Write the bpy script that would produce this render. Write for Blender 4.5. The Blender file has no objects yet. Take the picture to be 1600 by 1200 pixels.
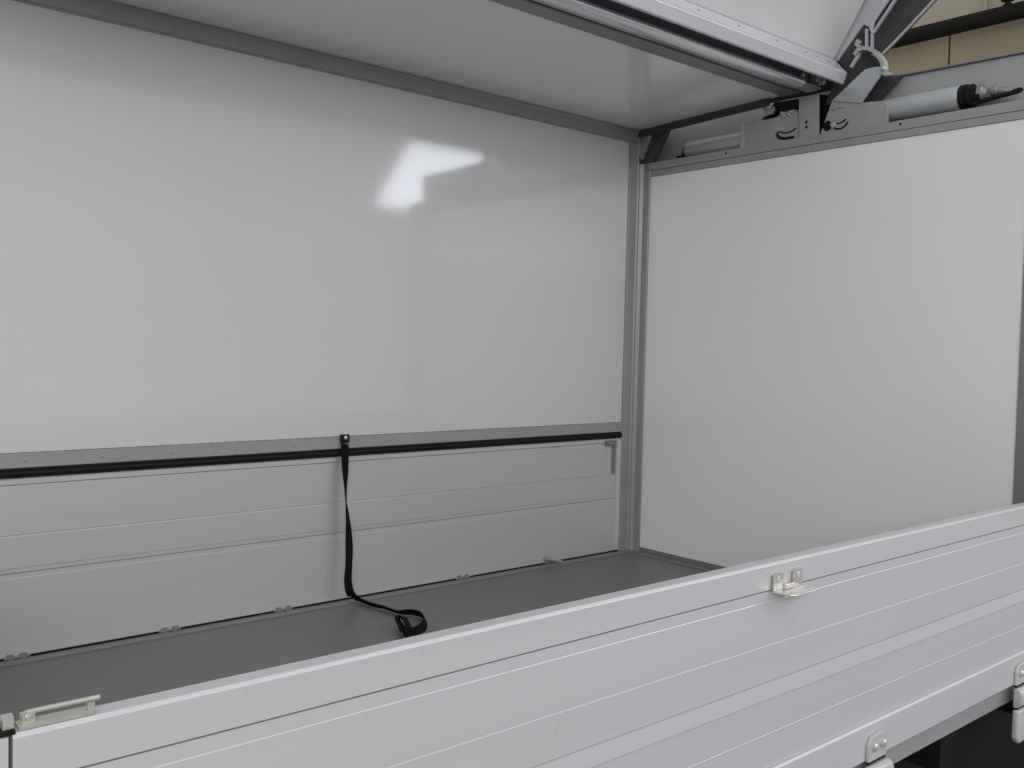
import bpy, bmesh, math, random
from mathutils import Vector, Matrix
random.seed(7)
R = math.radians
SC = bpy.context.scene

# ------------------------------------------------------------------ camera
cam_d = bpy.data.cameras.new('camera'); cam = bpy.data.objects.new('camera', cam_d)
SC.collection.objects.link(cam)
fw = Vector((0.64963006, 0.75911478, -0.04153953)); rt = Vector((0.76019832, -0.6492551, 0.0237977)); up = rt.cross(fw)
M4 = Matrix((rt, up, -fw)).transposed().to_4x4(); M4.translation = Vector((-2.81356, -2.54256, 0.80937))
cam.matrix_world = M4
cam_d.sensor_width = 36; cam_d.lens = 36*1481.594/1600; cam_d.clip_start = 0.02; cam_d.clip_end = 200
SC.camera = cam

# ------------------------------------------------------------------ light
world = bpy.data.worlds.new('World'); SC.world = world; world.use_nodes = True
bg = world.node_tree.nodes['Background']; bg.inputs[0].default_value = (0.97, 0.975, 1.0, 1); bg.inputs[1].default_value = 0.62

def area(name, loc, xdir, ydir, sx, sy, power, col):
    d = bpy.data.lights.new(name, 'AREA'); d.shape = 'RECTANGLE'; d.size = sx; d.size_y = sy; d.energy = power; d.color = col
    o = bpy.data.objects.new(name, d); SC.collection.objects.link(o)
    x = Vector(xdir).normalized(); y = Vector(ydir).normalized(); z = x.cross(y)
    m = Matrix((x, y, z)).transposed().to_4x4(); m.translation = Vector(loc); o.matrix_world = m
    return o
# bright lamp panel beyond the cab, the one mirrored in the far wall: lies along X, tilted 42 degrees
area('lamp_panel', (3.80, -5.3, 2.435), (1, 0, 0), (0, 0.744, 0.668), 3.0, 0.80, 86, (0.86, 0.89, 1.0))
# row of garage lamps beside the truck, then an added rear fill light
area('lamp_row', (0.8, -5.0, 3.6), (1, 0, 0), (0, 0.6, 0.8), 2.4, 1.2, 38, (1.0, 0.985, 0.96))
area('rear_fill_light', (-4.8, -5.5, 2.5), (0.86, -0.50, 0), (0.12, 0.206, 0.97), 3.0, 1.6, 128, (1.0, 0.985, 0.96))  # added fill with no known source, brightens the bulkhead and far wall
SC.view_settings.view_transform = 'Standard'; SC.view_settings.look = 'None'
SC.view_settings.exposure = 0.0; SC.view_settings.gamma = 1.0

# ------------------------------------------------------------------ materials
def mat(name, col, rough=0.5, metal=0.0, vary=0.06, vscale=3.0, bump=0.0, bscale=40.0, stretch=(1, 1, 1), rvary=0.05, ior=1.45, speck=0.0):
    m = bpy.data.materials.new(name); m.use_nodes = True; nt = m.node_tree; N = nt.nodes; L = nt.links
    b = N['Principled BSDF']; b.inputs['Metallic'].default_value = metal; b.inputs['IOR'].default_value = ior
    geo = N.new('ShaderNodeNewGeometry')
    mp = N.new('ShaderNodeMapping'); mp.inputs['Scale'].default_value = stretch; L.new(geo.outputs['Position'], mp.inputs[0])
    n = N.new('ShaderNodeTexNoise'); n.inputs['Scale'].default_value = vscale; n.inputs['Detail'].default_value = 6; n.inputs['Roughness'].default_value = 0.6
    L.new(mp.outputs[0], n.inputs['Vector'])
    r = N.new('ShaderNodeValToRGB'); c = Vector(col)
    r.color_ramp.elements[0].position = 0.3; r.color_ramp.elements[0].color = (*(c*(1-vary)), 1)
    r.color_ramp.elements[1].position = 0.7; r.color_ramp.elements[1].color = (*(c*(1+vary)), 1)
    L.new(n.outputs[0], r.inputs[0]); src = r.outputs[0]
    if speck > 0:
        n3 = N.new('ShaderNodeTexNoise'); n3.inputs['Scale'].default_value = 55; n3.inputs['Detail'].default_value = 3; L.new(geo.outputs['Position'], n3.inputs['Vector'])
        r3 = N.new('ShaderNodeValToRGB'); r3.color_ramp.elements[0].position = 0.66; r3.color_ramp.elements[0].color = (1, 1, 1, 1)
        r3.color_ramp.elements[1].position = 0.74; r3.color_ramp.elements[1].color = (1-speck, 1-speck, 1-speck, 1); L.new(n3.outputs[0], r3.inputs[0])
        mx = N.new('ShaderNodeMix'); mx.data_type = 'RGBA'; mx.blend_type = 'MULTIPLY'; mx.inputs[0].default_value = 1
        L.new(src, mx.inputs[6]); L.new(r3.outputs[0], mx.inputs[7]); src = mx.outputs[2]
    L.new(src, b.inputs['Base Color'])
    mr = N.new('ShaderNodeMapRange'); mr.inputs[3].default_value = max(0.02, rough-rvary); mr.inputs[4].default_value = rough+rvary
    L.new(n.outputs[0], mr.inputs[0]); L.new(mr.outputs[0], b.inputs['Roughness'])
    if bump > 0:
        n2 = N.new('ShaderNodeTexNoise'); n2.inputs['Scale'].default_value = bscale; n2.inputs['Detail'].default_value = 3
        L.new(mp.outputs[0], n2.inputs['Vector'])
        bp = N.new('ShaderNodeBump'); bp.inputs['Strength'].default_value = bump; bp.inputs['Distance'].default_value = 0.01
        L.new(n2.outputs[0], bp.inputs['Height']); L.new(bp.outputs[0], b.inputs['Normal'])
    return m
MT = {}
MT['panel'] = mat('glossy_white_panel', (0.59, 0.595, 0.597), 0.075, 0, 0.02, 1.3, 0.025, 2.2, rvary=0.02, ior=1.5)
MT['ceil'] = mat('white_panel_roof_lifted', (0.85, 0.855, 0.85), 0.10, 0, 0.015, 1.3, 0.03, 2.2, rvary=0.03, ior=1.7)  # same white panel, colour lightened to make up for weak light on the roof
MT['wpanel'] = mat('raised_wing_panel', (0.62, 0.625, 0.63), 0.12, 0, 0.02, 1.3, 0.03, 2.2, rvary=0.03, ior=1.5)
MT['panel2'] = mat('bulkhead_white_panel', (0.78, 0.79, 0.78), 0.16, 0, 0.02, 1.3, 0.03, 2.2, rvary=0.04, ior=1.5)
MT['grey'] = mat('grey_painted_frame', (0.31, 0.318, 0.325), 0.42, 0.1, 0.05, 5, 0.05, 60, speck=0.12)
MT['greyd'] = mat('dull_grey_metal', (0.24, 0.25, 0.26), 0.4, 0.4, 0.08, 6, 0.05, 60)
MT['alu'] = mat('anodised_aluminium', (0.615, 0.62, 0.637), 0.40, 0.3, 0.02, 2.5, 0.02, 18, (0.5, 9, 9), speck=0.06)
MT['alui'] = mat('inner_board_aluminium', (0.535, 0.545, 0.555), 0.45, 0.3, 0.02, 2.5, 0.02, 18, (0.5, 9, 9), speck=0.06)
MT['bright'] = mat('bright_extrusion', (0.72, 0.73, 0.76), 0.24, 0.85, 0.04, 4, 0.03, 40, (0.4, 6, 6))
MT['rail'] = mat('pale_wing_rail', (0.54, 0.55, 0.575), 0.3, 0.35, 0.03, 4, 0.03, 30, (0.5, 6, 6), speck=0.1)
MT['floor'] = mat('grey_bed_floor', (0.17, 0.17, 0.168), 0.4, 0, 0.14, 2.0, 0.12, 220, rvary=0.1, speck=0.1)
MT['strip'] = mat('floor_edge_strip', (0.27, 0.27, 0.265), 0.45, 0.3, 0.06)
MT['rubber'] = mat('black_rubber', (0.007, 0.007, 0.008), 0.6, 0, 0.1, 20)
MT['web'] = mat('black_webbing', (0.006, 0.006, 0.007), 0.85, 0, 0.2, 60, 0.5, 600)
MT['dark'] = mat('dark_metal_and_shade', (0.06, 0.061, 0.066), 0.5, 0.3, 0.15, 12)  # dark metal; also puts the shade of hollows and gaps into colour
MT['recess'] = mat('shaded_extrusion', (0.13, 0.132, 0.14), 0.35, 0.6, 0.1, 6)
MT['black'] = mat('black_paint_and_shade', (0.01, 0.01, 0.011), 0.6, 0, 0.2, 8)  # chassis black; also stands for shade in gaps, grooves and holes
MT['plate'] = mat('grey_steel_plate', (0.37, 0.38, 0.39), 0.42, 0.3, 0.05, 8, 0.05, 70)
MT['cyl'] = mat('grey_cylinder_paint', (0.42, 0.44, 0.45), 0.35, 0.3, 0.03, 8)
MT['zinc'] = mat('cream_plated_steel', (0.62, 0.60, 0.55), 0.32, 0.6, 0.12, 25, 0.1, 120)
MT['white'] = mat('white_painted_steel', (0.50, 0.50, 0.49), 0.35, 0.1, 0.05, 12, 0.05, 60)
MT['beige'] = mat('beige_concrete', (0.35, 0.295, 0.195), 0.85, 0, 0.12, 1.6, 0.2, 18)
MT['beigel'] = mat('pale_beige_concrete', (0.43, 0.395, 0.31), 0.85, 0, 0.14, 1.1, 0.2, 18)
MT['pipe'] = mat('black_pipe', (0.012, 0.011, 0.01), 0.6, 0, 0.2, 6)
MT['ground'] = mat('garage_floor_paint', (0.20, 0.20, 0.20), 0.4, 0, 0.12, 1.0, 0.1, 30)

for k, v in (('rubber', 0.25), ('web', 0.15), ('black', 0.12), ('pipe', 0.15)):
    MT[k].node_tree.nodes['Principled BSDF'].inputs['Specular IOR Level'].default_value = v

# ------------------------------------------------------------------ builders
WL = {}   # world location of every built object's origin
def link(name, bm, m, parent=None, label=None, smooth=False):
    me = bpy.data.meshes.new(name)
    bmesh.ops.recalc_face_normals(bm, faces=bm.faces)
    xs = [v.co for v in bm.verts]
    c = Vector([(min(v[i] for v in xs)+max(v[i] for v in xs))/2 for i in range(3)])
    for v in bm.verts: v.co -= c
    bm.to_mesh(me); bm.free(); me.materials.append(MT[m])
    if smooth:
        for f in me.polygons: f.use_smooth = True
        me.set_sharp_from_angle(angle=R(38))
    o = bpy.data.objects.new(name, me); SC.collection.objects.link(o)
    o.location = c - (WL[parent.name] if parent else Vector((0, 0, 0)))
    if parent: o.parent = parent
    WL[o.name] = c
    if label: o['label'] = label
    return o
def again(o, at, parent):                 # another one of an alike piece, sharing its mesh
    c = o.copy(); SC.collection.objects.link(c); c.parent = parent
    c.location = Vector(at) - WL[parent.name]; WL[c.name] = Vector(at)
    return c
def again_tree(o, shift, parent):
    c = again(o, WL[o.name]+Vector(shift), parent)
    for ch in list(o.children):
        d = ch.copy(); SC.collection.objects.link(d); d.parent = c; WL[d.name] = WL[ch.name]+Vector(shift)
    return c
def bevel(bm, w, seg=2, ang=30):
    if w <= 0: return
    es = [e for e in bm.edges if len(e.link_faces) == 2 and e.calc_face_angle(0) > R(ang)]
    bmesh.ops.bevel(bm, geom=es, offset=w, segments=seg, affect='EDGES', profile=0.5)
def box(x0, x1, y0, y1, z0, z1, bv=0.002, bm=None, seg=2):
    b2 = bmesh.new()
    vs = [b2.verts.new((x, y, z)) for x in (x0, x1) for y in (y0, y1) for z in (z0, z1)]
    for f in ((0, 1, 3, 2), (4, 6, 7, 5), (0, 4, 5, 1), (2, 3, 7, 6), (0, 2, 6, 4), (1, 5, 7, 3)): b2.faces.new([vs[i] for i in f])
    bevel(b2, bv, seg)
    return merge(bm, b2)
def merge(bm, b2):
    if bm is None: return b2
    me = bpy.data.meshes.new('tmp'); b2.to_mesh(me); b2.free(); bm.from_mesh(me); bpy.data.meshes.remove(me)
    return bm
def prism(pts, a0, a1, ax='x', bv=0.0, bm=None, seg=2):
    """polygon given in the two other axes, pushed from a0 to a1 along ax"""
    b2 = bmesh.new()
    def P(p, a): return {'x': (a, p[0], p[1]), 'y': (p[0], a, p[1]), 'z': (p[0], p[1], a)}[ax]
    A = [b2.verts.new(P(p, a0)) for p in pts]; B = [b2.verts.new(P(p, a1)) for p in pts]; n = len(pts)
    b2.faces.new(A); b2.faces.new(B[::-1])
    for i in range(n): b2.faces.new((A[i], A[(i+1) % n], B[(i+1) % n], B[i]))
    bmesh.ops.recalc_face_normals(b2, faces=b2.faces)
    bevel(b2, bv, seg)
    return merge(bm, b2)
def lathe(p0, p1, prof, seg=20, bm=None):
    """prof: (t along p0-p1 in metres, radius)"""
    b2 = bmesh.new(); p0 = Vector(p0); d = (Vector(p1)-p0).normalized()
    u = d.orthogonal().normalized(); v = d.cross(u); rings = []
    for t, r in prof:
        rings.append([b2.verts.new(p0+d*t+(u*math.cos(a)+v*math.sin(a))*max(r, 1e-5)) for a in [2*math.pi*k/seg for k in range(seg)]])
    for A, B in zip(rings, rings[1:]):
        for k in range(seg): b2.faces.new((A[k], A[(k+1) % seg], B[(k+1) % seg], B[k]))
    b2.faces.new(rings[0][::-1]); b2.faces.new(rings[-1])
    return merge(bm, b2)
def rod(p0, p1, r, bm=None, seg=14, e=None):
    L = (Vector(p1)-Vector(p0)).length; e = min(r*0.35, L*0.2) if e is None else e
    return lathe(p0, p1, [(0, r-e), (e, r), (L-e, r), (L, r-e)], seg, bm)
def sheet(sec, a0, a1, th, ax='x', bm=None):
    """thin bent sheet: an open line in the cross plane with a thickness, pushed along ax"""
    n = len(sec); L, Rr = [], []
    for i in range(n):
        p = Vector(sec[i]); a = Vector(sec[max(i-1, 0)]); b = Vector(sec[min(i+1, n-1)]); t = (b-a).normalized()
        q = Vector((-t.y, t.x))*th/2; L.append(tuple(p+q)); Rr.append(tuple(p-q))
    return prism(L+Rr[::-1], a0, a1, ax, 0, bm)
def dome(c, n, r=0.005, h=0.003):
    n = Vector(n).normalized()
    return lathe(Vector(c)-n*0.001, Vector(c)+n*h, [(0, r), (0.001, r), (0.001+h*0.55, r*0.8), (0.001+h*0.9, r*0.45), (0.001+h, r*0.05)], 10)
def empty(name, loc, label, cat):
    o = bpy.data.objects.new(name, None); SC.collection.objects.link(o); o.location = loc
    o['label'] = label; o['category'] = cat; WL[o.name] = Vector(loc); return o
XR = -2.70                                 # inner face of the rear end
XL = -2.606                                # joint of near board and rear corner post

# ------------------------------------------------------------------ ground, background
g = link('garage_floor', box(-9, 9, -11, 7, -1.0, -0.85, 0), 'ground'); g['kind'] = 'structure'
XB = 4.5
zj = [(0.899, 3.232)]
w = link('garage_wall', prism([(-3.2, -0.85), (4.5, -0.85), (4.5, 4.7), (-3.2, 4.7)], XB, XB+0.25), 'beigel'); w['kind'] = 'structure'
# lower concrete beam standing proud of the wall, its top edge hidden behind the pipe; open joint in it
jy = [(0.837, 3.008)][0][0]
b = prism([(-3.2, -0.85), (jy-0.008, -0.85), (jy-0.008, 3.30), (-3.2, 3.30)], 4.3, 4.497, bv=0.006)
prism([(jy+0.008, -0.85), (4.5, -0.85), (4.5, 3.30), (jy+0.008, 3.30)], 4.3, 4.497, bv=0.006, bm=b)
b = link('garage_beam', b, 'beige'); b['kind'] = 'structure'
pa = [(1.28, 3.173), (0.274, 3.216)]
pz = (pa[0][1]+pa[1][1])/2
t = empty('ceiling_pipe', (4.12, -0.5, pz), 'thick black pipe running along the beige garage wall above the truck', 'pipe')
link('pipe_run', rod((4.12, -3.2, pz), (4.12, 4.4, pz), 0.058, seg=20), 'pipe', t, smooth=True)
for yy in (-2.4, 3.2):
    bb = lathe((4.12, yy-0.02, pz), (4.12, yy+0.02, pz), [(0, 0.06), (0, 0.066), (0.04, 0.066), (0.04, 0.06)], 20)
    box(4.12, 4.3, yy-0.015, yy+0.015, pz-0.012, pz+0.012, 0.002, bb); link('pipe_clamp', bb, 'pipe', t)
vp = [(0.35, 3.269)][0]
t = empty('sprinkler_head', (4.12, vp[0], vp[1]-0.06), 'small dark pipe fitting above the black pipe at the upper right corner', 'pipe fitting')
link('fitting_body', lathe((4.12, vp[0], vp[1]-0.05), (4.12, vp[0], vp[1]+0.25), [(0, 0.018), (0.02, 0.034), (0.035, 0.034), (0.04, 0.02), (0.06, 0.02), (0.065, 0.045), (0.12, 0.045), (0.13, 0.025), (0.3, 0.025)], 16), 'pipe', t)
link('fitting_flange', lathe((4.12, vp[0], vp[1]-0.066), (4.12, vp[0], vp[1]-0.04), [(0, 0.05), (0.008, 0.05)], 8), 'zinc', t)
st = [(0.659, 3.392)][0]
o = link('conduit', rod((4.47, st[0], 3.1), (4.47, st[0], 4.6), 0.014), 'beigel', None, smooth=True)
o['label'] = 'thin beige vertical conduit on the garage wall at the upper right'; o['category'] = 'conduit'

# ------------------------------------------------------------------ the truck
T = empty('wing_body_truck', (-1.35, -0.815, -0.85), 'white and grey wing body truck with its near wing raised and dropside boards up', 'truck')

# cargo floor
fl = link('cargo_floor', box(XR, 0.0, -1.60, -0.001, -0.03, 0.0, 0), 'floor', T)
link('dark_gap_backing', box(XR, 0.0, 0.0005, 0.030, -0.03, 0.003, 0), 'dark', fl)  # added dark backing that keeps the gap under the far board black
link('leak_blocker_sheet', box(XR, 0.0, 0.0305, 0.045, -0.10, 0.478, 0), 'greyd', fl)  # unseen sheet added to stop light leaking in under the far board
link('edge_strip', box(XR, -0.034, -0.034, -0.003, 0.0005, 0.005, 0.0015), 'strip', fl)
link('edge_strip', box(-0.032, -0.003, -1.598, -0.003, 0.0005, 0.005, 0.0015), 'strip', fl)
ch = link('chassis_frame', box(XR, 0.9, -1.47, -0.16, -0.22, -0.0305, 0.004), 'black', T)
for x in (-2.2, -1.7, -1.2, -0.7, -0.2):
    link('cross_member', box(x-0.03, x+0.03, -1.60, -1.4705, -0.12, -0.0305, 0.003), 'black', ch)
link('dark_underside_sheet', box(-2.3, 0.4, -1.44, -1.40, -0.60, -0.2205, 0.004), 'black', ch)  # added black sheet standing for the darkness under the truck
link('marker_lamp', box(-0.50, -0.44, -1.475, -1.4705, -0.105, -0.07, 0.001), 'dark', ch)
sill = link('bed_sill', prism([(-1.6165, 0.0215), (-1.6165, -0.027), (-1.6005, -0.027), (-1.6005, 0.0215)], -2.72, 0.06, bv=0.0015), 'grey', T)

# far side board: seen from inside, planks stacked with open joints
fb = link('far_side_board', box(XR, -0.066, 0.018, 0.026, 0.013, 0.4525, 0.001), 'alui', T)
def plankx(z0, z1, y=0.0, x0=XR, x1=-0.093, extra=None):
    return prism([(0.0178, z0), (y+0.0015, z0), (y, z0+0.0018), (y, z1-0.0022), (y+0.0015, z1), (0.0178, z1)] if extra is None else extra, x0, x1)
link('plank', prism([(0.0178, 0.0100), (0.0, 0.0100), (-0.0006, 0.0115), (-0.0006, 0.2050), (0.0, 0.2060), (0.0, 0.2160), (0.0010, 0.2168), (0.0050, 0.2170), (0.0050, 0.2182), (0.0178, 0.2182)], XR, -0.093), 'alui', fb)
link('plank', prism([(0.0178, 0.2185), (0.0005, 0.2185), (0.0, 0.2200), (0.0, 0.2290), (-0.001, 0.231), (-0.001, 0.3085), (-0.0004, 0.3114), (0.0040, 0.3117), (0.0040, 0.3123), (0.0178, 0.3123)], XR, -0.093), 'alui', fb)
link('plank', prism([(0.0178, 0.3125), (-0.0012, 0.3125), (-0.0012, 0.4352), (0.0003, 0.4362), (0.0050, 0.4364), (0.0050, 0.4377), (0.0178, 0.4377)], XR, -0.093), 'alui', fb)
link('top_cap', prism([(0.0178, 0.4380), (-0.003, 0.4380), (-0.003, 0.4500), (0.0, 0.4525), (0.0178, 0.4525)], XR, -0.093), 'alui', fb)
link('end_cap', box(-0.0925, -0.0705, -0.005, 0.0178, 0.013, 0.4525, 0.0015), 'alu', fb)
for x in (-2.228, -1.848, -1.51, -0.840, -0.43):
    bb = box(x-0.022, x-0.008, -0.0065, 0.012, 0.0055, 0.018, 0.002); box(x+0.008, x+0.022, -0.0065, 0.012, 0.0055, 0.018, 0.002, bb)
    rod((x-0.03, -0.002, 0.009), (x+0.03, -0.002, 0.009), 0.0035, bb); link('hinge', bb, 'greyd', fb)
bb = box(-0.16, -0.108, -0.014, -0.0035, 0.428, 0.446, 0.002); box(-0.118, -0.107, -0.012, -0.0025, 0.316, 0.430, 0.002, bb)
lathe((-0.15, -0.014, 0.437), (-0.15, -0.02, 0.437), [(0, 0.006), (0.004, 0.006), (0.006, 0.003)], 10, bb)
link('latch_hook', bb, 'greyd', fb)
bb = rod((-0.455, -0.01, 0.026), (-0.400, -0.034, 0.011), 0.005); lathe((-0.458, -0.004, 0.026), (-0.458, -0.018, 0.026), [(0, 0.009), (0.012, 0.008), (0.014, 0.004)], 12, bb)
link('floor_latch', bb, 'grey', fb, smooth=True)

# far wing, closed: side panel, rails, roof panel
fwg = link('far_wing', box(XR, -0.002, 0.0065, 0.03, 0.478, 1.652, 0), 'panel', T, 'closed wing, glossy white inside')
link('wall_panel', box(XR, -0.068, 0.0, 0.0063, 0.516, 1.604, 0), 'panel', fwg)
rl = link('bottom_rail', prism([(0.0063, 0.4785), (-0.006, 0.4785), (-0.007, 0.480), (-0.007, 0.5085), (-0.0045, 0.5105), (-0.0045, 0.5145), (0.0063, 0.5155)], XR, -0.068), 'grey', fwg)
rh = link('top_rail', prism([(0.0063, 1.6045), (-0.0035, 1.6045), (-0.0035, 1.6085), (-0.007, 1.610), (-0.007, 1.643), (-0.016, 1.652), (0.0063, 1.652)], XR, -0.012), 'grey', fwg)
link('rubber_seal', rod((XR, -0.004, 0.4650), (-0.072, -0.004, 0.4650), 0.0090, seg=16), 'rubber', fwg, smooth=True)
r0 = None
for k in range(14):
    x = -2.393+0.182*k
    for z in (0.4965, 1.6245):
        if r0 is None: r0 = link('rivet', dome((x, -0.007, z), (0, -1, 0), 0.0045, 0.0025), 'grey', fwg, smooth=True); rz = WL[r0.name]-Vector((x, 0, z))
        else: again(r0, Vector((x, 0, z))+rz, fwg)
link('roof_panel', prism([(0.004, 1.6545), (-0.648, 1.6770), (-0.648, 1.70), (0.004, 1.70)], XR, -0.012), 'ceil', fwg)
link('end_gap_shade', prism([(0.004, 1.629), (0.004, 1.6540), (-0.60, 1.6750), (-0.60, 1.650)], -0.026, -0.014), 'dark', fwg)  # dark band painted for the shade in the gap at the roof end

# centre beam with its rolled hinge lip
cb = link('centre_beam', prism([(-0.6485, 1.6735), (-0.650, 1.6720), (-0.708, 1.6720), (-0.711, 1.6750), (-0.711, 1.80), (-0.6485, 1.78)], XR, -0.010, bv=0), 'greyd', T)
link('groove_shade_strip', prism([(-0.7115, 1.690), (-0.753, 1.690), (-0.753, 1.70), (-0.7115, 1.70)], XR, -0.012), 'black', cb)  # groove shade put into a black strip
pts = [(-0.7535, 1.6640), (-0.7540, 1.6600), (-0.7570, 1.6578), (-0.7940, 1.6580)]+[(-0.7935-0.0140*math.cos(R(a)), 1.6720+0.0140*math.sin(R(a))) for a in range(-70, 85, 11)]+[(-0.7800, 1.6855), (-0.7535, 1.6860)]
link('hinge_lip', prism(pts, XR, -0.125), 'bright', cb, smooth=True)
pts2 = [(-0.7535, 1.6640), (-0.7540, 1.6625), (-0.7780, 1.6615), (-0.7960, 1.6635), (-0.8030, 1.6670), (-0.8045, 1.6700), (-0.8000, 1.6755), (-0.7940, 1.6785), (-0.7700, 1.6815), (-0.7535, 1.6815)]
link('lip_end', prism(pts2, -0.1245, -0.030), 'greyd', cb, smooth=True)
link('beam_back', prism([(-0.7535, 1.6880), (-0.7800, 1.6880), (-0.7860, 1.7100), (-0.7900, 1.7400), (-0.8080, 1.7600), (-0.8200, 1.80), (-0.7115, 1.80), (-0.7115, 1.7005), (-0.7535, 1.7005)], XR, -0.012), 'recess', cb)  # dark tone stands for the shade in the recess behind the lip
link('end_collar', prism([(-0.780, 1.684), (-0.806, 1.684), (-0.812, 1.70), (-0.80, 1.722), (-0.7745, 1.722)], -0.060, -0.035, bv=0.002), 'zinc', cb)
link('bolt', lathe((-0.115, -0.7745, 1.700), (-0.115, -0.800, 1.696), [(0, 0.008), (0.019, 0.008), (0.022, 0.005)], 8), 'zinc', cb)
link('bolt', lathe((-0.020, -0.790, 1.693), (-0.020, -0.815, 1.690), [(0, 0.010), (0.019, 0.010), (0.022, 0.006)], 8), 'zinc', cb)

# raised near wing
A0 = Vector((0, -0.831, 1.7625)); ud = Vector((0, -0.5358, 0.8443)); nd = Vector((0, 0.8443, 0.5358))   # up the panel; away from the camera side
def W(a, n, x=0): return A0+ud*a+nd*n+Vector((x, 0, 0))
def W2(a, n): p = W(a, n); return (p.y, p.z)
wing = link('raised_wing', prism([W2(-0.02, 0.0065), W2(0.80, 0.0065), W2(0.80, 0.03), W2(-0.02, 0.03)], XR, 0.0, bv=0), 'panel', T, 'near wing, swung up about the centre beam')
link('roof_panel', prism([W2(0.0, 0.0), W2(0.77, 0.0), W2(0.77, 0.0062), W2(0.0, 0.0062)], XR, -0.006), 'wpanel', wing)
rail = [(-0.828, 1.7595), (-0.834, 1.7600), (-0.8745, 1.7145), (-0.8790, 1.7105), (-0.8805, 1.7065), (-0.8700, 1.6765), (-0.8680, 1.6740), (-0.860, 1.6735), (-0.862, 1.690), (-0.818, 1.745)]
hr = link('hinge_rail', prism(rail, XR, -0.004, bv=0.001), 'rail', wing)
fn = Vector((0, -0.747, 0.665))
rv = None
for x in [-2.38+0.1835*k for k in range(11)]+[-0.36+0.0, -0.201, -0.136, -0.077]:
    c = Vector((x, -0.8545, 1.7365))
    if rv is None: rv = link('rivet', dome(c, fn, 0.0050, 0.0025), 'greyd', wing, smooth=True); rc = WL[rv.name]-c
    else: again(rv, c+rc, wing)
ef = link('end_frame', prism([(-0.817, 1.771), (-0.838, 1.756), (-0.919, 1.848), (-0.928, 1.852), (-0.944, 1.841), (-0.953, 1.822), (-0.962, 1.854), (-1.019, 1.921), (-1.108, 2.031), (-1.019, 2.057), (-0.931, 1.928)], 0.004, 0.012, bv=0.001), 'rail', wing)
link('hollow_shade_plate', prism([(-0.791, 1.787), (-0.832, 1.745), (-0.883, 1.784), (-0.927, 1.782), (-0.927, 1.854), (-0.992, 1.938), (-1.084, 2.051), (-1.001, 2.081), (-0.875, 1.958)], 0.070, 0.076), 'dark', ef)  # dark plate painting the shade inside the end frame's hollow
link('frame_rib', prism([(-0.927, 1.84), (-0.935, 1.839), (-0.937, 1.774), (-0.93, 1.776)], 0.0125, 0.022), 'rail', ef)
link('frame_rib', prism([(-0.947, 1.824), (-0.954, 1.822), (-0.955, 1.774), (-0.949, 1.776)], 0.0125, 0.022), 'rail', ef)
link('frame_rib', prism([(-0.906, 1.771), (-0.913, 1.765), (-0.885, 1.727), (-0.878, 1.732)], 0.0125, 0.022), 'rail', ef)
link('frame_rib', prism([(-0.951, 1.823), (-0.957, 1.82), (-1.024, 1.902), (-1.071, 1.959), (-1.064, 1.965), (-1.017, 1.907)], 0.0125, 0.022), 'rail', ef)
bb = prism([(-0.939, 1.828), (-1.01, 1.914), (-1.106, 2.039), (-1.257, 1.994), (-1.133, 1.882), (-1.043, 1.809), (-0.978, 1.759), (-0.943, 1.779)], 0.045, 0.055, bv=0.001)
link('outer_skin', bb, 'dark', wing)
link('skin_edge', sheet([(-0.977, 1.758), (-1.011, 1.783), (-1.043, 1.809), (-1.133, 1.882), (-1.257, 1.994)], 0.034, 0.044, 0.0035), 'rail', wing)
for q in [(-0.9, 1.808), (-0.903, 1.791), (-0.896, 1.799)]:
    link('bolt', lathe((0.03, q[0], q[1]), (0.012, q[0], q[1]), [(0, 0.007), (0.014, 0.007), (0.018, 0.004)], 8), 'zinc', ef)

# front bulkhead
bh = link('front_bulkhead', box(0.0062, 0.0955, -1.60, -0.0008, -0.03, 1.520, 0), 'greyd', T)
link('wall_panel', box(0.001, 0.006, -1.4435, -0.0545, 0.0225, 1.4725, 0), 'panel2', bh)
link('corner_post', prism([(-0.0655, 0.0062), (-0.0655, -0.0022), (-0.0640, -0.0040), (-0.0200, -0.0040), (-0.0160, -0.0080), (-0.0160, -0.0140), (-0.0060, -0.0240), (-0.0045, -0.0240), (-0.0045, -0.0520), (-0.0030, -0.0535), (0.0060, -0.0535), (0.0060, 0.0062)], 0.0052, 1.525, 'z'), 'grey', bh)
link('post_head', box(-0.0655, -0.0160, -0.0038, 0.0062, 1.5255, 1.6040, 0.001), 'grey', bh)
link('top_beam', prism([(-1.598, 1.4735), (-0.0540, 1.4735), (-0.0540, 1.4965), (-1.598, 1.4965)], -0.0035, 0.006, bv=0.001), 'grey', bh)
link('top_beam_lip', box(-0.0045, 0.0060, -1.598, -0.0055, 1.4980, 1.5265, 0.0012), 'grey', bh)
link('end_post', box(-0.0040, 0.0060, -1.598, -1.4445, 0.0052, 1.4730, 0.0015), 'greyd', bh)
link('bottom_rail', box(-0.0035, 0.0060, -1.443, -0.0545, 0.0055, 0.0215, 0.001), 'greyd', bh)
for q in [(-1.067, 1.515), (-0.415, 1.516)]:
    link('screw_hole', lathe((-0.0050, q[0], q[1]), (-0.0058, q[0], q[1]), [(0, 0.0042), (0.0008, 0.003)], 10), 'black', bh)  # black disc drawn for the dark of a hole in the beam
bpz = [(-0.937, 1.697), (-1.378, 1.683), (-0.07, 1.664)]
link('back_plate', prism([(-1.62, 1.5), (0.03, 1.5), (0.03, 1.69), (-0.6, 1.692), (-1.62, 1.679)], 0.096, 0.102), 'plate', bh)
link('black_gap_filler', box(0.0965, 0.1015, -0.84, 0.03, 1.6925, 1.84, 0), 'black', bh)  # added black filler so the gap above the back plate reads dark
link('dark_side_filler', box(0.012, 0.0955, 0.002, 0.03, 1.5270, 1.70, 0), 'dark', bh)  # added dark filler closing the bright gap beside the post head
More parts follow.
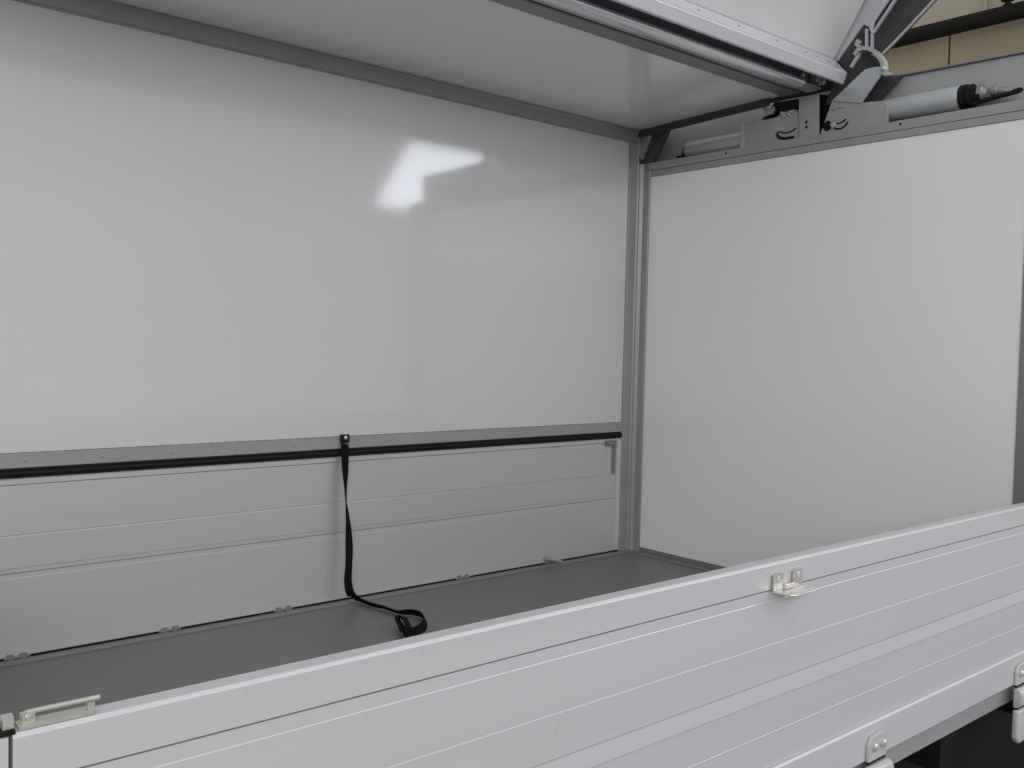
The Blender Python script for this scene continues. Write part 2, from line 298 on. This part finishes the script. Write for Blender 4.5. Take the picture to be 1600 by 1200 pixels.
link('cap_edge', prism([(-1.62, 1.6795), (-0.90, 1.6915), (-0.90, 1.6965), (-1.62, 1.6845)], 0.082, 0.112, bv=0.001), 'greyd', bh)

# rear end, tailgate only; left open above to let light in
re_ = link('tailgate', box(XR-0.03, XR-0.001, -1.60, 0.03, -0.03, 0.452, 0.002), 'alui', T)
link('rear_post', box(-2.712, XL-0.004, -1.631, -1.575, 0.0, 0.4510, 0.002), 'alu', re_, 'short corner post left of the near board')

# corner brace at the top of the post
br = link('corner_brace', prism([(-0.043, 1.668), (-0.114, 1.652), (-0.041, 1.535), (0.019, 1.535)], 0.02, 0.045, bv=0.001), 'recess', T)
link('brace_flange', prism([(-0.027, 1.664), (-0.052, 1.665), (0.003, 1.549), (0.029, 1.59)], 0.005, 0.0195, bv=0.001), 'plate', br)

# actuators in the cavity above the bulkhead
def holes(parent, lst, r=0.004, x=0.012):
    for q in lst: link('bolt_hole', lathe((x-0.0006, q[0], q[1]), (x-0.0016, q[0], q[1]), [(0, r), (0.001, r*0.9)], 10), 'black', parent)
ac = link('wing_actuator', prism([(-0.467, 1.616), (-0.587, 1.614), (-0.61, 1.615), (-0.63, 1.627), (-0.675, 1.628), (-0.698, 1.611), (-0.703, 1.482), (-0.472, 1.486)], 0.014, 0.022, bv=0.001), 'plate', T, 'left actuator plate with a curved slot')
link('plate_edge', prism([(-0.462, 1.616), (-0.478, 1.616), (-0.483, 1.495), (-0.466, 1.495)], 0.006, 0.0138, bv=0.001), 'cyl', ac)
cz = [(-0.191, 1.579), (-0.442, 1.589)]
link('cylinder', lathe((0.052, cz[0][0], 1.563), (0.052, cz[1][0]+0.004, 1.563), [(0, 0.024), (0.006, 0.030), (0.012, 0.034), (0.20, 0.034), (0.30, 0.034)], 28), 'cyl', ac, smooth=True)
link('hose_fitting', rod((0.045, cz[0][0]+0.045, 1.542), (0.045, cz[0][0]-0.004, 1.542), 0.007), 'rubber', ac, smooth=True)
link('hose_clip', rod((0.040, cz[0][0]+0.012, 1.540), (0.040, cz[0][0]+0.006, 1.575), 0.005), 'rubber', ac, smooth=True)
link('slot', sheet([(-0.611, 1.558), (-0.621, 1.563), (-0.649, 1.554), (-0.674, 1.557), (-0.688, 1.565)], 0.0100, 0.0136, 0.004), 'black', ac)
link('slot', sheet([(-0.613, 1.555), (-0.624, 1.542), (-0.65, 1.535), (-0.682, 1.536)], 0.0100, 0.0136, 0.009), 'black', ac)
bb = None
for q in [(-0.633, 1.623), (-0.668, 1.622), (-0.641, 1.613), (-0.661, 1.614)]:
    bb = lathe((0.014, q[0], q[1]), (0.004, q[0], q[1]), [(0, 0.006), (0.008, 0.006), (0.01, 0.003)], 8, bb)
link('bolt_cluster', bb, 'cyl', ac)
bb = prism([(-0.536, 1.668), (-0.557, 1.662), (-0.574, 1.646), (-0.589, 1.657), (-0.594, 1.645), (-0.585, 1.631), (-0.559, 1.629), (-0.543, 1.625), (-0.553, 1.641)], 0.020, 0.030, bv=0.001)
link('link_bracket', bb, 'cyl', ac)
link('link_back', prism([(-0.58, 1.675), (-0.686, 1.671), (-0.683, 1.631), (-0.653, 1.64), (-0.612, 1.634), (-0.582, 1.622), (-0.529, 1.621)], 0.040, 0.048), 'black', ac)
cp = link('centre_plate', prism([(-0.701, 1.664), (-0.773, 1.663), (-0.78, 1.509), (-0.71, 1.509)], 0.002, 0.012, bv=0.001), 'plate', T, 'upright plate between the two actuators')
holes(cp, [(-0.734, 1.576), (-0.735, 1.559)], 0.005, 0.002)
link('gap_shade_sheet', prism([(-0.716, 1.689), (-0.784, 1.668), (-0.745, 1.521), (-0.723, 1.524)], 0.085, 0.090), 'black', cp)  # black sheet standing for shade between the actuator plates
ac2 = link('wing_actuator', prism([(-0.82, 1.632), (-0.862, 1.626), (-0.923, 1.608), (-1.014, 1.6), (-1.017, 1.526), (-0.893, 1.527), (-0.782, 1.531), (-0.803, 1.589)], 0.012, 0.022, bv=0.001), 'plate', T, 'right actuator plate under the hooked arm')
link('slot', lathe((0.0115, *[(-0.807, 1.553)][0]), (0.0100, *[(-0.807, 1.553)][0]), [(0, 0.017), (0.0015, 0.016)], 16), 'black', ac2)
link('slot', sheet([(-0.824, 1.562), (-0.847, 1.554), (-0.863, 1.558), (-0.874, 1.564)], 0.0085, 0.0116, 0.004), 'black', ac2)
link('slot', sheet([(-0.834, 1.54), (-0.857, 1.536), (-0.873, 1.544), (-0.881, 1.555)], 0.0085, 0.0116, 0.005), 'black', ac2)
link('pivot_pin', lathe((0.012, *[(-0.831, 1.553)][0]), (0.002, *[(-0.831, 1.553)][0]), [(0, 0.010), (0.008, 0.010), (0.01, 0.006)], 14), 'cyl', ac2, smooth=True)
link('bolt_cluster', sheet([(-0.821, 1.61), (-0.833, 1.602), (-0.846, 1.608), (-0.869, 1.606)], 0.006, 0.0116, 0.005), 'cyl', ac2)
c2 = [(-0.994, 1.568), (-1.225, 1.569)]
yA, yB = c2[0][0], c2[1][0]; zA = 1.578
link('cylinder', lathe((0.055, yA, zA), (0.055, yB, zA), [(0, 0.026), (0.004, 0.0345), (0.012, 0.036), (abs(yB-yA)-0.004, 0.036), (abs(yB-yA), 0.033)], 32), 'cyl', ac2, smooth=True)
link('gland', lathe((0.055, yB-0.001, zA), (0.055, yB-0.07, zA), [(0, 0.030), (0.0, 0.036), (0.016, 0.036), (0.017, 0.029), (0.024, 0.029), (0.025, 0.034), (0.034, 0.034), (0.035, 0.026), (0.06, 0.026)], 28), 'rubber', ac2, smooth=True)
link('lock_nut', lathe((0.055, yB-0.048, zA+0.002), (0.055, yB-0.10, zA+0.002), [(0, 0.022), (0.004, 0.027), (0.016, 0.027), (0.022, 0.018), (0.028, 0.014)], 10), 'greyd', ac2, smooth=True)
link('elbow', lathe((0.050, yB-0.085, zA+0.004), (0.050, yB-0.13, zA-0.004), [(0, 0.010), (0.004, 0.014), (0.018, 0.014), (0.022, 0.010), (0.046, 0.010), (0.050, 0.007)], 12), 'greyd', ac2, smooth=True)
link('hose', rod((0.046, yB-0.03, zA-0.026), (0.042, yB-0.165, zA-0.014), 0.0070), 'rubber', ac2, smooth=True)
link('hose_end', lathe((0.044, yB-0.150, zA-0.014), (0.043, yB-0.178, zA-0.010), [(0, 0.008), (0.02, 0.008), (0.028, 0.004)], 12), 'rubber', ac2, smooth=True)

# hooked lifting arm
arm = link('lift_arm', prism([(-0.767, 1.639), (-0.793, 1.704), (-0.833, 1.742), (-0.882, 1.778), (-0.915, 1.777), (-0.949, 1.751), (-0.964, 1.712), (-0.895, 1.617)], 0.060, 0.066), 'dark', T, 'hooked steel arm reaching up to the raised wing')  # dark colour stands for the shaded inside of the arm channel
link('arm_flange', prism([(-0.821, 1.631), (-0.926, 1.606), (-0.982, 1.674), (-0.994, 1.692), (-0.985, 1.709), (-0.965, 1.711), (-0.935, 1.71)], 0.006, 0.016, bv=0.0015), 'cyl', arm)
hook = [(-0.897, 1.764), (-0.908, 1.776), (-0.925, 1.779), (-0.945, 1.774), (-0.965, 1.76), (-0.981, 1.742), (-0.993, 1.722), (-0.997, 1.703), (-0.988, 1.687)]
link('arm_hook', sheet(hook, 0.004, 0.030, 0.012), 'cyl', arm, smooth=True)
link('hook_knob', lathe((0.004, *[(-1.001, 1.698)][0]), (-0.008, *[(-1.001, 1.698)][0]), [(0, 0.008), (0.006, 0.008), (0.012, 0.003)], 12), 'zinc', arm, smooth=True)
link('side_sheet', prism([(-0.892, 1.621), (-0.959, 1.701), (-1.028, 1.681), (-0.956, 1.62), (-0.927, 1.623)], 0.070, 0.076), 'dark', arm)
link('hook_tab', prism([(-0.993, 1.694), (-1.003, 1.694), (-1.033, 1.677), (-0.995, 1.68)], 0.015, 0.03), 'white', arm)

# near side board: stacked extrusions, outer face y = -1.63
Y0 = -1.630; YI = -1.603
nb = link('near_side_board', box(XL, 0.05, YI-0.006, YI-0.0005, 0.0255, 0.448, 0.001), 'alu', T)
def pr(lst): return [(YI-0.0065, lst[0][1])]+[(Y0+dy, z) for dy, z in lst]+[(YI-0.0065, lst[-1][1])]
tr = link('top_cap', prism([(YI, 0.412), (Y0, 0.4075), (Y0, 0.4485), (Y0+0.0004, 0.4494), (Y0+0.0030, 0.4522), (Y0+0.0040, 0.4526), (YI-0.002, 0.4526), (YI, 0.4510)], XL, 0.05), 'alu', nb)
link('plank', prism(pr([(0.0035, 0.2190), (0.0, 0.2190), (0.0, 0.2205), (0.0030, 0.2465), (0.0022, 0.2490), (0.0012, 0.2500), (0.0013, 0.3112), (0.0018, 0.3128), (0.0018, 0.3865), (0.0023, 0.3877), (0.0023, 0.4046), (0.0090, 0.4048), (0.0090, 0.4068)]), XL, 0.05), 'alu', nb)
link('plank', prism(pr([(0.0045, 0.0975), (0.0022, 0.0975), (0.0022, 0.1545), (0.0018, 0.1560), (0.0018, 0.1570), (0.0022, 0.1578), (0.0022, 0.2165), (0.0018, 0.2172), (0.0018, 0.2178), (0.0045, 0.2185)]), XL, 0.05), 'alu', nb)
link('bottom_rail', prism(pr([(0.004, 0.0248), (-0.0030, 0.0248), (-0.0042, 0.0262), (-0.0042, 0.0915), (-0.0036, 0.0938), (-0.0020, 0.0956), (0.0015, 0.0966), (0.0045, 0.0968)]), XL, 0.05), 'alu', nb)
# strike bracket on the near board
bk = link('strike_bracket', prism([(-1.447, Y0-0.0005), (-1.362, Y0-0.0005), (-1.366, Y0-0.034), (-1.372, Y0-0.040), (-1.434, Y0-0.040), (-1.441, Y0-0.033)], 0.4015, 0.4050, 'z', bv=0.001), 'zinc', nb)
for x0, x1 in ((-1.448, -1.421), (-1.389, -1.362)):
    bb = None
    # upright ear with a slot: four bars round a hole
    ya, yb = Y0-0.0055, Y0-0.0025
    bb = box(x0, x0+0.007, ya, yb, 0.4055, 0.4330, 0.001, bb); box(x1-0.007, x1, ya, yb, 0.4055, 0.4340, 0.001, bb)
    box(x0+0.0072, x1-0.0072, ya, yb, 0.4285, 0.4345, 0.001, bb); box(x0+0.0072, x1-0.0072, ya, yb, 0.4055, 0.4205, 0.001, bb)
    e = link('ear', bb, 'zinc', bk)
    link('bolt', lathe(((x0+x1)/2, yb-0.0005, 0.4245), ((x0+x1)/2, ya-0.0008, 0.4245), [(0, 0.0055), (0.003, 0.0055), (0.0038, 0.004)], 10), 'alu', bk)
link('web', prism([(-1.4205, Y0-0.001), (-1.3895, Y0-0.001), (-1.393, Y0-0.010), (-1.417, Y0-0.010)], 0.4055, 0.4140, 'z', bv=0.001), 'zinc', bk)

# hinge leaves that close the board onto the sill
def board_hinge(x):
    h = link('board_hinge', prism([(x, 0.024), (x, 0.058), (x+0.010, 0.072), (x+0.045, 0.076), (x+0.062, 0.068), (x+0.070, 0.024)], Y0-0.0120, Y0-0.0045, 'y', bv=0.0025), 'white', T, 'pale hinge under the near board')
    link('knuckle', prism([(Y0-0.0055, 0.0165), (Y0-0.0150, 0.0190), (Y0-0.0230, 0.0140), (Y0-0.0270, 0.0050), (Y0-0.0270, -0.0120), (Y0-0.0230, -0.0220), (Y0-0.0150, -0.0280), (Y0-0.0055, -0.0290)], x-0.004, x+0.072, bv=0.003, seg=3), 'white', h, smooth=True)
    link('knuckle_gap', box(x+0.002, x+0.068, Y0-0.0095, Y0-0.0055, 0.0192, 0.0238, 0), 'black', h)
    link('lower_leaf', prism([(x-0.008, -0.0330), (x+0.075, -0.0330), (x+0.078, -0.100), (x+0.068, -0.114), (x+0.004, -0.114), (x-0.009, -0.100)], Y0-0.022, Y0-0.006, 'y', bv=0.005, seg=3), 'white', h, smooth=True)
    link('leaf_gap', box(x, x+0.068, Y0-0.0140, Y0-0.0080, -0.0328, -0.0282, 0), 'black', h)
    for dx, dz in ((0.018, 0.052), (0.050, 0.052)):
        bb = lathe((x+dx, Y0-0.012, dz), (x+dx, Y0-0.019, dz), [(0, 0.008), (0.004, 0.008), (0.007, 0.004)], 10)
        link('bolt_head', bb, 'zinc', h, smooth=True)
    return h
h1 = board_hinge(-0.436)
again_tree(h1, (-0.685, 0, 0), T)
again_tree(h1, (-1.37, 0, 0), T)

# latch lying on top of the board at its rear end
ya = Y0+0.013
lt = link('top_latch', box(-2.600, -2.535, Y0+0.004, Y0+0.022, 0.4532, 0.4562, 0.001), 'zinc', T, 'plated latch lying on the rear end of the near board')
link('handle_rod', rod((-2.592, ya, 0.4655), (-2.528, ya, 0.4655), 0.0024, seg=12), 'zinc', lt, smooth=True)
bb = box(-2.597, -2.586, Y0+0.008, Y0+0.018, 0.4564, 0.4650, 0.001); rod((-2.5915, Y0+0.006, 0.4625), (-2.5915, Y0+0.020, 0.4625), 0.0028, bb)
link('pivot', bb, 'zinc', lt)
link('catch', box(-2.540, -2.534, Y0+0.009, Y0+0.017, 0.4564, 0.4630, 0.001), 'zinc', lt)
bb = box(-2.613, -2.604, Y0+0.006, Y0+0.016, 0.4560, 0.4670, 0.0015); rod((-2.68, Y0+0.022, 0.4660), (-2.612, Y0+0.022, 0.4660), 0.0018, bb)
link('hook_end', bb, 'zinc', lt)
link('hook_base', box(-2.66, -2.6035, Y0+0.002, Y0+0.030, 0.4515, 0.4555, 0.001), 'black', lt)

# ------------------------------------------------------------------ pull strap
ST = empty('pull_strap', (-1.31, -0.03, 0.505), 'black webbing strap hanging from the grey rail, its end curled on the cargo floor', 'strap')
hp = [(-1.33, 0.493), (-1.329, 0.46), (-1.327, 0.415), (-1.325, 0.366), (-1.322, 0.316), (-1.315, 0.263), (-1.309, 0.187), (-1.309, 0.127), (-1.311, 0.078), (-1.301, 0.037)]
wd = [0.022, 0.022, 0.020, 0.013, 0.009, 0.015, 0.024, 0.026, 0.025, 0.024]
yy = [-0.014, -0.026, -0.030, -0.034, -0.038, -0.042, -0.046, -0.050, -0.053, -0.050]
tw = [0, 0, -15, -44, -56, -34, 0, -8, 5, 20]
P = []
for (x, z), y, a in zip(hp, yy, tw):
    P.append((Vector((x+(y+0.035)*0.6, y, z)), Vector((math.cos(R(a)), -math.sin(R(a)), 0.0)), 0.0125))
fp = [(-1.279, -0.046), (-1.272, -0.108), (-1.258, -0.157), (-1.25, -0.221), (-1.228, -0.249), (-1.218, -0.285), (-1.231, -0.331), (-1.273, -0.385), (-1.314, -0.406), (-1.338, -0.403)]
fh = [0.014, 0.010, 0.010, 0.009, 0.012, 0.013, 0.012, 0.011, 0.010, 0.012]
fwid = [0.011, 0.010, 0.009, 0.010, 0.0125, 0.0125, 0.0125, 0.0125, 0.0125, 0.0125]
for i, ((x, y), h) in enumerate(zip(fp, fh)):
    a = Vector(fp[max(i-1, 0)]); b_ = Vector(fp[min(i+1, len(fp)-1)]); t_ = (b_-a).normalized()
    tilt = [1.5, 1.3, 1.1, 0.9, 1.4, 1.8, 2.0, 1.6, 1.3, 1.2][i]
    P.append((Vector((x, y, h)), Vector((-t_.y, t_.x, -tilt)).normalized(), fwid[i]))
ep = [(-1.353, -0.401), (-1.339, -0.368), (-1.322, -0.329), (-1.307, -0.332), (-1.324, -0.379), (-1.361, -0.431)]
for i, (x, y) in enumerate(ep):
    P.append((Vector((x, y, [0.014, 0.02, 0.026, 0.028, 0.022, 0.010][i])), Vector((0.75, 0.6, -0.15)).normalized(), 0.0125))
def cr(p0, p1, p2, p3, t): return 0.5*((2*p1)+(-p0+p2)*t+(2*p0-5*p1+4*p2-p3)*t*t+(-p0+3*p1-3*p2+p3)*t**3)
def ribbon(P, th=0.0022, sub=6):
    bm = bmesh.new(); rings = []; n = len(P); C = []
    for i in range(n-1):
        for k in range(sub):
            t = k/sub; q = [P[max(i-1, 0)], P[i], P[i+1], P[min(i+2, n-1)]]
            C.append((cr(q[0][0], q[1][0], q[2][0], q[3][0], t), (q[1][1].lerp(q[2][1], t)).normalized(), q[1][2]+(q[2][2]-q[1][2])*t))
    C.append(P[-1])
    for i, (c, w_, hw) in enumerate(C):
        t_ = (C[min(i+1, len(C)-1)][0]-C[max(i-1, 0)][0]).normalized(); w_ = (w_-t_*w_.dot(t_)).normalized(); nn = t_.cross(w_)*th/2
        rings.append([bm.verts.new(c+w_*hw+nn), bm.verts.new(c-w_*hw+nn), bm.verts.new(c-w_*hw-nn), bm.verts.new(c+w_*hw-nn)])
    for A, B in zip(rings, rings[1:]):
        for k in range(4): bm.faces.new((A[k], A[(k+1) % 4], B[(k+1) % 4], B[k]))
    bm.faces.new(rings[0][::-1]); bm.faces.new(rings[-1])
    return bm
link('webbing', ribbon(P), 'web', ST, smooth=True)
cx = P[0][0].x
bb = box(cx-0.014, cx+0.013, -0.019, -0.0075, 0.497, 0.522, 0.002)
link('buckle', bb, 'rubber', ST)
link('screw_head', dome((cx, -0.019, 0.513), (0, -1, 0), 0.007, 0.004), 'zinc', ST, smooth=True)
